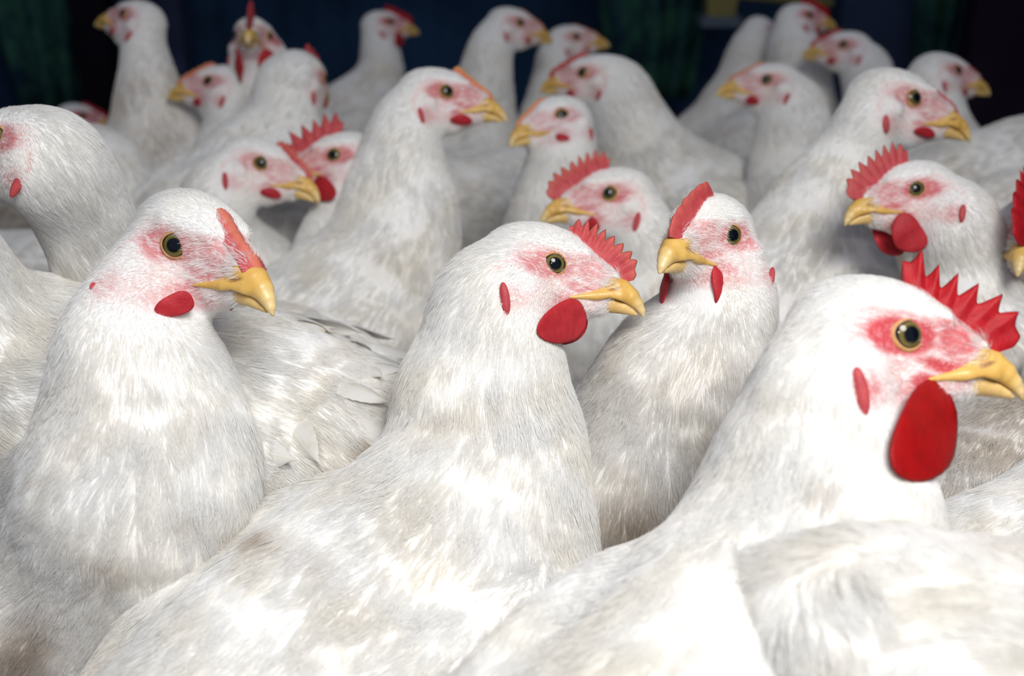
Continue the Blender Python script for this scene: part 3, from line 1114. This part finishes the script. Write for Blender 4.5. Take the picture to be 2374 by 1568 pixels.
# eye / tip: where the visible eye and the beak tip are; neck: (x, y, half width, depth change); body: (x, y of chest, depth change, heading, rise, size)
HENS = [
    dict(id='F2', stains=[(640, 1240, 60, .35), (1010, 960, 70, .15), (760, 1300, 70, .15)], eye=(1283, 612), tip=(1490, 733), yaw=-6, neck=[(1150, 705, 138, .005), (1135, 830, 170, .01), (1120, 950, 208, .01), (1125, 1080, 240, .01)],
         body=(1110, 1275, 0, 48, 17, 1.0), comb=dict(H=7.5, T=6.5, n=8, end=3, tipc=.35, env=[.5, .9, 1.1, 1.0, .7, .6, .4]), wat=(18, 20), red=.55, lobe=(2.3, 7.5),
         label='sharp large white hen in the centre front, facing right, medium notched comb'),
    dict(id='F1', eye=(410, 567), tip=(612, 715), s=1.08, d=.475, yaw=-33, roll=20, eyeax=(.60, .22), stains=[(560, 1230, 70, .25), (430, 1190, 60, .2), (60, 1480, 160, .55), (250, 1320, 90, .2)], neck=[(295, 755, 128, .012), (325, 875, 195, .015), (335, 990, 232, .02), (325, 1140, 272, .02)],
         body=(300, 1290, .05, -30, 25, 1.05), comb=dict(H=1.1, T=.4, n=5, end=6, tipc=.8, fat=2.0), cc=0, wat=(9, 8), red=.6, lobe=(.6, 2),
         label='large white left-front hen with almost no comb and a small dark-red wattle'),
    dict(id='F3', stains=[(1930, 1120, 90, .22), (1960, 1230, 60, .2), (1990, 1290, 50, .2)], eye=(2100, 775), tip=(2368, 925), s=1.08, yaw=-4, neck=[(1905, 885, 142, .005), (1890, 1000, 186, .01), (1893, 1120, 245, .01), (1880, 1240, 288, .01)],
         body=(1850, 1490, 0, 46, 20, .92), comb=dict(H=9.5, T=8.5, n=6, end=0, p=1.3, tipc=.25, fat=1.2, env=[.7, 1.15, 1.25, .85, .5, .9, .9]), cc=1, wat=(27, 30), wd=1, red=1.15, lobe=(2.5, 8),
         label='white hen at the right front with big spiked deep red comb and wattles'),
    dict(id='M6', stains=[(1500, 1190, 130, .6), (1460, 1090, 80, .3)], eye=(1690, 545), tip=(1530, 632), yaw=-123, pitch=12, eyeax=(.60, .10), neck=[(1672, 690, 122, .02), (1635, 790, 150, .025), (1575, 900, 195, .03)],
         body=(1530, 1070, .045, -112, 38, .95), comb=dict(H=8, T=1.2, n=6, end=-4, tipc=.25, fat=1.3), wat=(19, 11), drape=7, red=.6, lobe=(1.3, 6), dirt=.3,
         label='white hen turned toward camera, upright smooth-edged comb, two narrow hanging wattles'),
    dict(id='M5', eye=(1412, 448), tip=(1256, 516), yaw=-168, neck=[(1492, 540, 72, .02), (1500, 640, 92, .03)],
         body=(1470, 800, .05, 170, 30, .95), comb=dict(H=11, T=7, n=8, end=-4, tipc=.5, lean=8, p=.9, env=[.5, .85, 1.0, .95, .8, .8, .7]), wat=(8, 8), red=.7, lobe=(2.3, 7),
         label="white hen facing left, tall spiked pink comb, beak just above the central hen's crown"),
    dict(id='M7', eye=(2122, 438), tip=(1960, 522), s=.94, yaw=-165, neck=[(2215, 520, 92, .01), (2232, 620, 106, .02), (2250, 730, 125, .02)],
         body=(2270, 880, .03, 165, 30, .95), comb=dict(H=12, T=8, n=8, end=-5, tipc=.2, lean=8, p=1.0, env=[.5, .85, 1.0, .95, .8, .8, .7]), wat=(21, 22), wd=0, red=.8, lobe=(2.2, 6),
         label='white hen facing left near the right edge, spiked red comb, round red wattles'),
    dict(id='M8', eye=(2117, 227), tip=(2247, 328), s=1.12, yaw=2, neck=[(2012, 275, 68, .01), (1975, 360, 84, .02), (1930, 450, 112, .02), (1895, 550, 150, .02)],
         body=(1880, 650, .03, 55, 35, 1.0), comb=dict(H=3.0, T=1.0, n=6, end=8, tipc=.5), wat=(5, 16), red=.55, lobe=(2.4, 6),
         label='white hen facing right with low comb, behind the spiked-comb hen near right edge'),
    dict(id='M4', stains=[(900, 600, 80, .15), (760, 800, 90, .15)], eye=(1035, 212), tip=(1173, 283), yaw=2, neck=[(940, 290, 74, .01), (930, 380, 101, .02), (925, 480, 130, .02), (912, 580, 152, .02)],
         body=(880, 700, .02, 25, 30, 1.0), comb=dict(H=4.0, T=2.2, n=8, end=3, tipc=1.0, env=[.4, .6, .7, .7, 1.0, 1.4, .8]), cc=2, wat=(6, 16), red=.75, lobe=(2.2, 6),
         label='white hen with a very long upright neck and a small yellow-tipped comb, facing right'),
    dict(id='M2', eye=(605, 378), tip=(738, 470), yaw=-6, neck=[(505, 460, 82, .01), (500, 550, 105, .03)],
         body=(590, 680, .07, 15, 25, .95), comb=dict(H=4.5, T=2, n=7, end=2, tipc=.8), wat=(6, 14), red=.45, lobe=(2.2, 7),
         label='white hen facing right with a short ragged comb, directly behind the left front hen'),
    dict(id='M3', eye=(775, 360), tip=(640, 425), yaw=-172, neck=[(815, 440, 62, .01), (795, 530, 85, .02), (775, 620, 100, .02)],
         body=(800, 740, .04, 160, 30, .9), comb=dict(H=11, T=11, n=6, end=-6, p=1.1, tipc=.1, lean=8, env=[.5, .85, .9, .8, .8, .9, .8]), wat=(17, 18), red=.75, lobe=(1.8, 5),
         label='hen with bright red spiked comb, facing left, partly behind the longest-necked hen'),
    dict(id='M1', stains=[(590, 1090, 60, .45), (830, 1040, 70, .5), (660, 920, 40, .3), (740, 1100, 40, .4), (180, 560, 60, .3)], eye=(6, 322), tip=(-205, 385), d=.53, yaw=176, neck=[(125, 385, 118, .01), (180, 470, 112, .03), (225, 580, 105, .05), (270, 710, 125, .08)],
         body=(330, 860, .11, 151, 14, .95), comb=dict(H=4, T=2, n=6, end=14), wat=(9, 16), red=.6, lobe=(2.4, 7), ruffle=170,
         label='white arched-neck hen facing left, its face cut off by the left edge'),
    dict(id='M9', eye=(2436, 545), tip=(2354, 645), d=.66, yaw=-115, side=1, pitch=22, neck=[(2400, 640, 70, .03), (2410, 740, 110, .04)],
         body=(2440, 880, .06, -70, 30, .95), comb=dict(H=20, T=5, n=5, end=-8, tipc=.1, bend=-4), cc=1, wat=(24, 22), wd=1, red=1.0,
         label='hen cut off by right edge, only dark red comb and yellow beak showing'),
    dict(id='LM', eye=(-260, 470), d=.50, rot=10, yaw=180, neck=[(-150, 560, 120, .01), (-85, 680, 135, .03), (-60, 790, 175, .05)],
         body=(-40, 900, .08, 178, 10, .95), comb=dict(H=5, T=3), red=.5,
         label='white hen at the left edge, head out of frame, beside the left-front hen'),
    dict(id='RB', eye=(2560, 850), d=.60, rot=-10, yaw=0, neck=[(2480, 950, 90, 0), (2420, 1030, 130, 0)],
         body=(2380, 1110, 0, 60, 15, .85), comb=dict(H=5, T=3), red=.5, quills=1, dirt=.9,
         label='brown-soiled white hen back just below the big wattles of the right front hen'),
    dict(id='RB2', eye=(2700, 950), d=.50, rot=-10, yaw=0, neck=[(2600, 1080, 130, 0), (2520, 1200, 180, 0)],
         body=(2440, 1400, -.01, 20, 20, .85), comb=dict(H=5, T=3), red=.5, dirt=0,
         label="clean bright white hen back at the right edge beside the right front hen's breast"),
    dict(id='FB', eye=(3100, 1300), d=.33, rot=10, yaw=0, neck=[(2980, 1400, 180, 0), (2880, 1520, 230, 0)], extra=[((1985, 1500, .01, 200), (2350, 1640, 0, 190))],
         body=(2760, 1660, 0, -18, 0, .55), comb=dict(H=5, T=3), red=.5, dirt=.1,
         label='nearest hen, only a blurred cream rounded back showing in the bottom right corner'),
    dict(id='B1', eye=(288, 32), tip=(220, 62), yaw=158, neck=[(335, 110, 48, .01), (343, 180, 64, .02), (352, 260, 86, .03)],
         body=(362, 360, .05, 195, 35, 1.0), comb=dict(H=3, T=1), wat=(5, 8), red=.7, dirt=.55, cc=2,
         label='tall white hen standing alone at the upper left, dirty brown breast, facing left'),
    dict(id='B2', eye=(487, 190), tip=(388, 232), yaw=178, neck=[(532, 235, 56, .01), (532, 300, 60, .02), (525, 380, 78, .03)],
         body=(540, 470, .06, 170, 30, .95), comb=dict(H=5, T=1.5, tipc=.5), cc=2, wat=(6, 10), red=.6,
         label='white hen facing left with a small orange-red comb, just below the tall dirty-breasted hen'),
    dict(id='B3', eye=(618, 85), d=1.05, rot=0, yaw=-82, side=1, pitch=5, neck=[(600, 140, 66, .02), (605, 210, 78, .03)],
         body=(610, 310, .06, -85, 35, .95), comb=dict(H=13, T=5, n=5, end=-6, tipc=0), wat=(25, 14), red=.8,
         label='hen facing the camera head-on with a tall red comb and two long wattles'),
    dict(id='B4', eye=(742, 182), d=.98, rot=5, yaw=74, side=-1, neck=[(672, 205, 78, 0), (658, 290, 84, 0)],
         body=(650, 400, .02, 60, 30, 1.0), comb=dict(H=11, T=3, n=5, end=-4, tipc=0), wat=(8, 10), red=.7,
         label='white hen seen from behind, only red comb showing above its head'),
    dict(id='B5', eye=(903, 50), d=1.55, tip=(957, 74), yaw=22, neck=[(880, 110, 42, .01), (880, 180, 56, .02)],
         body=(860, 270, .03, 30, 30, 1.0), comb=dict(H=10, T=3, n=5, tipc=0), cc=1, wat=(18, 18), red=.8, dirt=.3,
         label='small dim back hen with red comb and round wattle, above the longest-necked hen'),
    dict(id='B6', eye=(1205, 52), d=1.30, tip=(1262, 90), yaw=14, neck=[(1140, 105, 48, .01), (1125, 180, 62, .02), (1120, 260, 74, .02)],
         body=(1120, 350, .03, 20, 35, .95), comb=dict(H=3, T=1), cc=2, wat=(5, 8), red=.6, dirt=.4,
         label='dim arched-neck hen at the back facing right above the centre'),
    dict(id='B7', eye=(1335, 85), d=1.42, tip=(1406, 108), yaw=8, neck=[(1288, 135, 42, .01), (1278, 200, 48, .02)],
         body=(1270, 350, .04, 60, 35, .8), comb=dict(H=3, T=1), cc=2, wat=(4, 8), red=.5, dirt=.2,
         label='dim hen at the back facing right, directly above the head of a left-facing white hen'),
    dict(id='B8', eye=(1352, 168), tip=(1276, 205), d=1.06, yaw=165, neck=[(1428, 212, 74, .02), (1460, 300, 96, .04)],
         body=(1500, 440, .07, 190, 26, 1.0), comb=dict(H=6, T=2, n=5), wat=(6, 8), red=.6,
         label='white hen at the back facing left, its long pale back sloping down to the right'),
    dict(id='B9', eye=(1298, 270), tip=(1207, 326), d=.90, yaw=-148, pitch=5, neck=[(1308, 350, 72, .01), (1292, 430, 88, .02), (1278, 520, 104, .03)],
         body=(1265, 640, .04, -120, 30, .9), comb=dict(H=3, T=.5, fat=.9, tipc=1), cc=2, wat=(6, 8), red=.35,
         label='slim young hen with a narrow orange comb ridge, looking left between the centre hens'),
    dict(id='B10', eye=(1778, 185), tip=(1660, 225), yaw=178, neck=[(1838, 262, 76, .01), (1835, 350, 88, .02), (1825, 440, 94, .02)],
         body=(1820, 540, .04, 190, 35, .9), comb=dict(H=3, T=.8), cc=2, wat=(7, 12), red=.5,
         label='white hen with a pale orange forehead and straight upright neck, facing left, right of centre'),
    dict(id='B11', eye=(1875, 35), tip=(1937, 66), d=1.40, yaw=16, neck=[(1840, 110, 58, .01), (1850, 200, 76, .02)],
         body=(1850, 300, .04, 30, 30, 1.0), comb=dict(H=11, T=3, n=5, tipc=0), cc=1, wat=(16, 16), red=.8, dirt=.3,
         label='dim grey-white hen with dark red comb, facing right at the top edge'),
    dict(id='B12', eye=(1790, 72), d=1.50, rot=5, yaw=40, side=-1, neck=[(1745, 120, 54, 0), (1720, 200, 64, 0), (1690, 270, 80, 0)],
         body=(1680, 330, .03, 30, 30, .95), comb=dict(H=4, T=1), wat=(6, 8), red=.5, dirt=.35,
         label='dim hen at the very back turned away, overlapped by the dark-combed top-edge hen'),
    dict(id='B13', eye=(1955, 103), tip=(1858, 137), yaw=177, neck=[(2008, 165, 55, .01), (2020, 230, 62, .02)],
         body=(2030, 330, .05, 175, 30, .9), comb=dict(H=5, T=1.5), wat=(6, 9), red=.6,
         label="white hen at the upper right facing left, beak near the dark-combed hen"),
    dict(id='B14', eye=(2215, 165), tip=(2298, 227), d=1.10, yaw=6, neck=[(2158, 200, 60, .01), (2175, 290, 70, .02)],
         body=(2200, 390, .05, 0, 30, .9), comb=dict(H=3, T=1), wat=(6, 9), red=.6, dirt=.2,
         label='dim hen at the upper right facing right toward the broad dark post'),
    dict(id='B15', eye=(2560, 200), d=1.0, rot=-5, yaw=0, neck=[(2500, 280, 60, 0), (2470, 350, 80, 0)],
         body=(2440, 420, 0, 10, 20, 1.0), comb=dict(H=5, T=2), red=.5, dirt=.25,
         label='pale hen back at the right edge below the broad dark post, head out of frame'),
    dict(id='B16', eye=(190, 268), d=1.6, rot=0, yaw=20, neck=[(165, 310, 34, 0), (160, 360, 48, 0)],
         body=(150, 430, .03, 20, 20, .9), comb=dict(H=5, T=2), cc=1, red=1.0, dirt=.6,
         label='tiny brownish hen head at the far back left against the dark wall'),
    dict(id='B17', eye=(120, 330), d=1.0, rot=-10, yaw=175, neck=[(225, 350, 58, .0), (272, 410, 76, 0), (290, 500, 90, 0)],
         body=(300, 600, .03, 180, 30, .9), comb=dict(H=4, T=2), red=.5, dirt=.1,
         label='pale curved hen neck just behind the arched-neck hen, its head hidden'),
    dict(id='BF', eye=(840, 520), d=1.15, rot=-40, yaw=178, neck=[(930, 500, 60, .02), (980, 470, 80, .02)],
         body=(1060, 500, .03, 215, 0, .9), comb=dict(H=5, T=2), red=.5, dirt=.15,
         label='pale hen back between the longest-necked hen and the slim orange-combed hen, head hidden'),
    dict(id='BG', eye=(-120, 560), d=.95, rot=-10, yaw=178, neck=[(-60, 600, 60, .02), (0, 620, 80, .02)],
         body=(50, 690, .03, 178, 5, .9), comb=dict(H=5, T=2), red=.5, dirt=.2,
         label='white hen back glimpsed low under the arched neck of the left-edge hen'),
]
for h in HENS:
    make_hen(h)
for l in LOG:
    print('HEN', *l)


# ------------------------------------------------------------------ the shed
def struct(name, mb, mat):
    o = mb.build(name, mat, None, smooth=False)
    o['kind'] = 'structure'
    return o


litter = plain('brown_wood_litter', (0.13, 0.10, 0.075), 0.95, 60, (0.05, 0.038, 0.028), 0.004)
g = MB()
nx, ny = 90, 90
xs, ys = np.linspace(-2.6, 2.6, nx), np.linspace(-1.2, 2.9, ny)
xx, yy = np.meshgrid(xs, ys, indexing='ij')
zz = -0.004 + 0.003 * np.sin(xx * 37) * np.sin(yy * 41) - 0.002
g.add(np.stack([xx, yy, zz], -1).reshape(-1, 3), grid_faces(nx, ny))
struct('floor', g, litter)


def corrugated(x0, y0, x1, y1, z0, z1, pitch=.076, amp=.005):
    n = int(math.hypot(x1 - x0, y1 - y0) / pitch * 8)
    L = math.hypot(x1 - x0, y1 - y0)
    nxv, nyv = -(y1 - y0) / L, (x1 - x0) / L
    V = []
    for i in range(n + 1):
        u = i / n
        o = amp * math.sin(u * L / pitch * 2 * math.pi)
        x, y = x0 + (x1 - x0) * u + nxv * o, y0 + (y1 - y0) * u + nyv * o
        V += [(x, y, z0), (x, y, z1)]
    return np.array(V), [(2 * i, 2 * i + 2, 2 * i + 3, 2 * i + 1) for i in range(n)]


navy = plain('navy_sheet_metal', (0.026, 0.070, 0.15), 0.8, 3, (0.012, 0.032, 0.075))
for nm, a in (('wall_back', (-2.5, 2.8, 2.5, 2.8)), ('wall_left', (-2.5, -1.1, -2.5, 2.8)), ('wall_right', (2.5, 2.8, 2.5, -1.1))):
    g = MB()
    g.add(*corrugated(*a, -0.01, 2.4))
    struct(nm, g, navy)


def at(px, py, d):
    return P(px, py, d)


# green netting hung in front of the back wall
def netting(name, px0, px1, pz0, pz1, d, label):
    a, b = at(px0, pz0, d), at(px1, pz1, d)
    n, m_ = 24, 30
    V = []
    for i in range(n):
        u = i / (n - 1)
        for j in range(m_):
            w = j / (m_ - 1)
            z = 1.30 * (1 - w) + max(0.02, b[2]) * w
            V.append((a[0] + (b[0] - a[0]) * u + .02 * math.sin(w * 7 + u * 3), a[1] + .025 * math.sin(u * 21 + w * 2) + .01 * math.sin(w * 13), z))
    o = mesh_obj(name, V, grid_faces(n, m_), green)
    sm = o.modifiers.new('thickness', 'SOLIDIFY')
    sm.thickness = .004
    o['label'] = label
    o['category'] = 'netting'
    o['group'] = 'green nets along the back wall'
    return o


green = plain('dark_green_plastic_net', (0.050, 0.17, 0.11), 0.8, 14, (0.010, 0.030, 0.06))
netting('hanging_net', -20, 175, 0, 260, 2.45, 'dark green net hanging at the upper left corner against the wall')
netting('hanging_net', 1400, 1625, 0, 240, 2.40, 'dark green net hanging behind the hens right of centre')
netting('hanging_net', 2130, 2235, 0, 190, 2.30, 'dark green net strip beside the black post at the upper right')


def post(px, wpx, d, mat, label, name='steel_post', cat='post'):
    c = at(px, 100, d)
    hw = wpx / 2 * d / F
    g = MB()
    v, f = box((c[0] - hw, c[1] - .03, -0.01), (c[0] + hw, c[1] + .03, 2.2))
    g.add(v, f)
    o = g.build(name, mat, None, smooth=False)
    bv = o.modifiers.new('bevel', 'BEVEL')
    bv.width = .006
    o['label'] = label
    o['category'] = cat
    return o


blk = plain('black_painted_steel', (0.006, 0.005, 0.012), 0.6, 5)
blue = plain('blue_painted_board', (0.065, 0.10, 0.20), 0.6, 6, (0.045, 0.07, 0.14))
dimb = plain('dull_blue_paint', (0.06, 0.07, 0.15), 0.6, 7, (0.03, 0.04, 0.09))
post(2320, 170, 2.0, plain('purple_black_post', (0.022, 0.012, 0.028), .6, 5), 'broad purplish black post at the upper right corner')
post(2030, 185, 2.55, blue, 'dull blue board standing behind the hens at the upper right', 'blue_board', 'board')
post(405, 55, 2.55, dimb, 'narrow dull blue board behind the tall hen at the upper left', 'blue_board', 'board')
post(225, 85, 2.35, blk, 'black post just left of the tall hen at the upper left')
# feeder: a cream trough box hanging on a rail
yel = plain('dull_yellow_plastic', (0.30, 0.26, 0.09), 0.6, 8, (0.20, 0.18, 0.08))
gry = plain('pale_blue_tray', (0.16, 0.2, 0.26), 0.5, 8)
c = at(1668, 18, 2.2)
root = bpy.data.objects.new('feed_bin', None)
root.location = (c[0], c[1], c[2] - .04)
SC.collection.objects.link(root)
root['label'] = 'small dull yellow feed bin with a pale tray on the back wall rail'
root['category'] = 'feeder'
g = MB()
v, f = box((c[0] - .027, c[1] - .03, c[2] - .015), (c[0] + .027, c[1] + .03, c[2] + .09))
v[4:, 0] = c[0] + (v[4:, 0] - c[0]) * 1.3
g.add(v, f)
g.build('bin', yel, root, smooth=False)
g = MB()
v, f = box((c[0] - .040, c[1] - .04, c[2] - .034), (c[0] + .040, c[1] + .04, c[2] - .015))
g.add(v, f)
g.build('tray', gry, root, smooth=False)
g = MB()
a, b = at(1540, 0, 2.26), at(1930, 8, 2.26)
v, f = tube([a + (0, 0, .02), b + (0, 0, .0)], .008, 10)
g.add(v, f)
o = g.build('feeder_rail', yel)
o['label'] = 'thin dull yellow rail running along the back wall behind the feed bin'
o['category'] = 'rail'
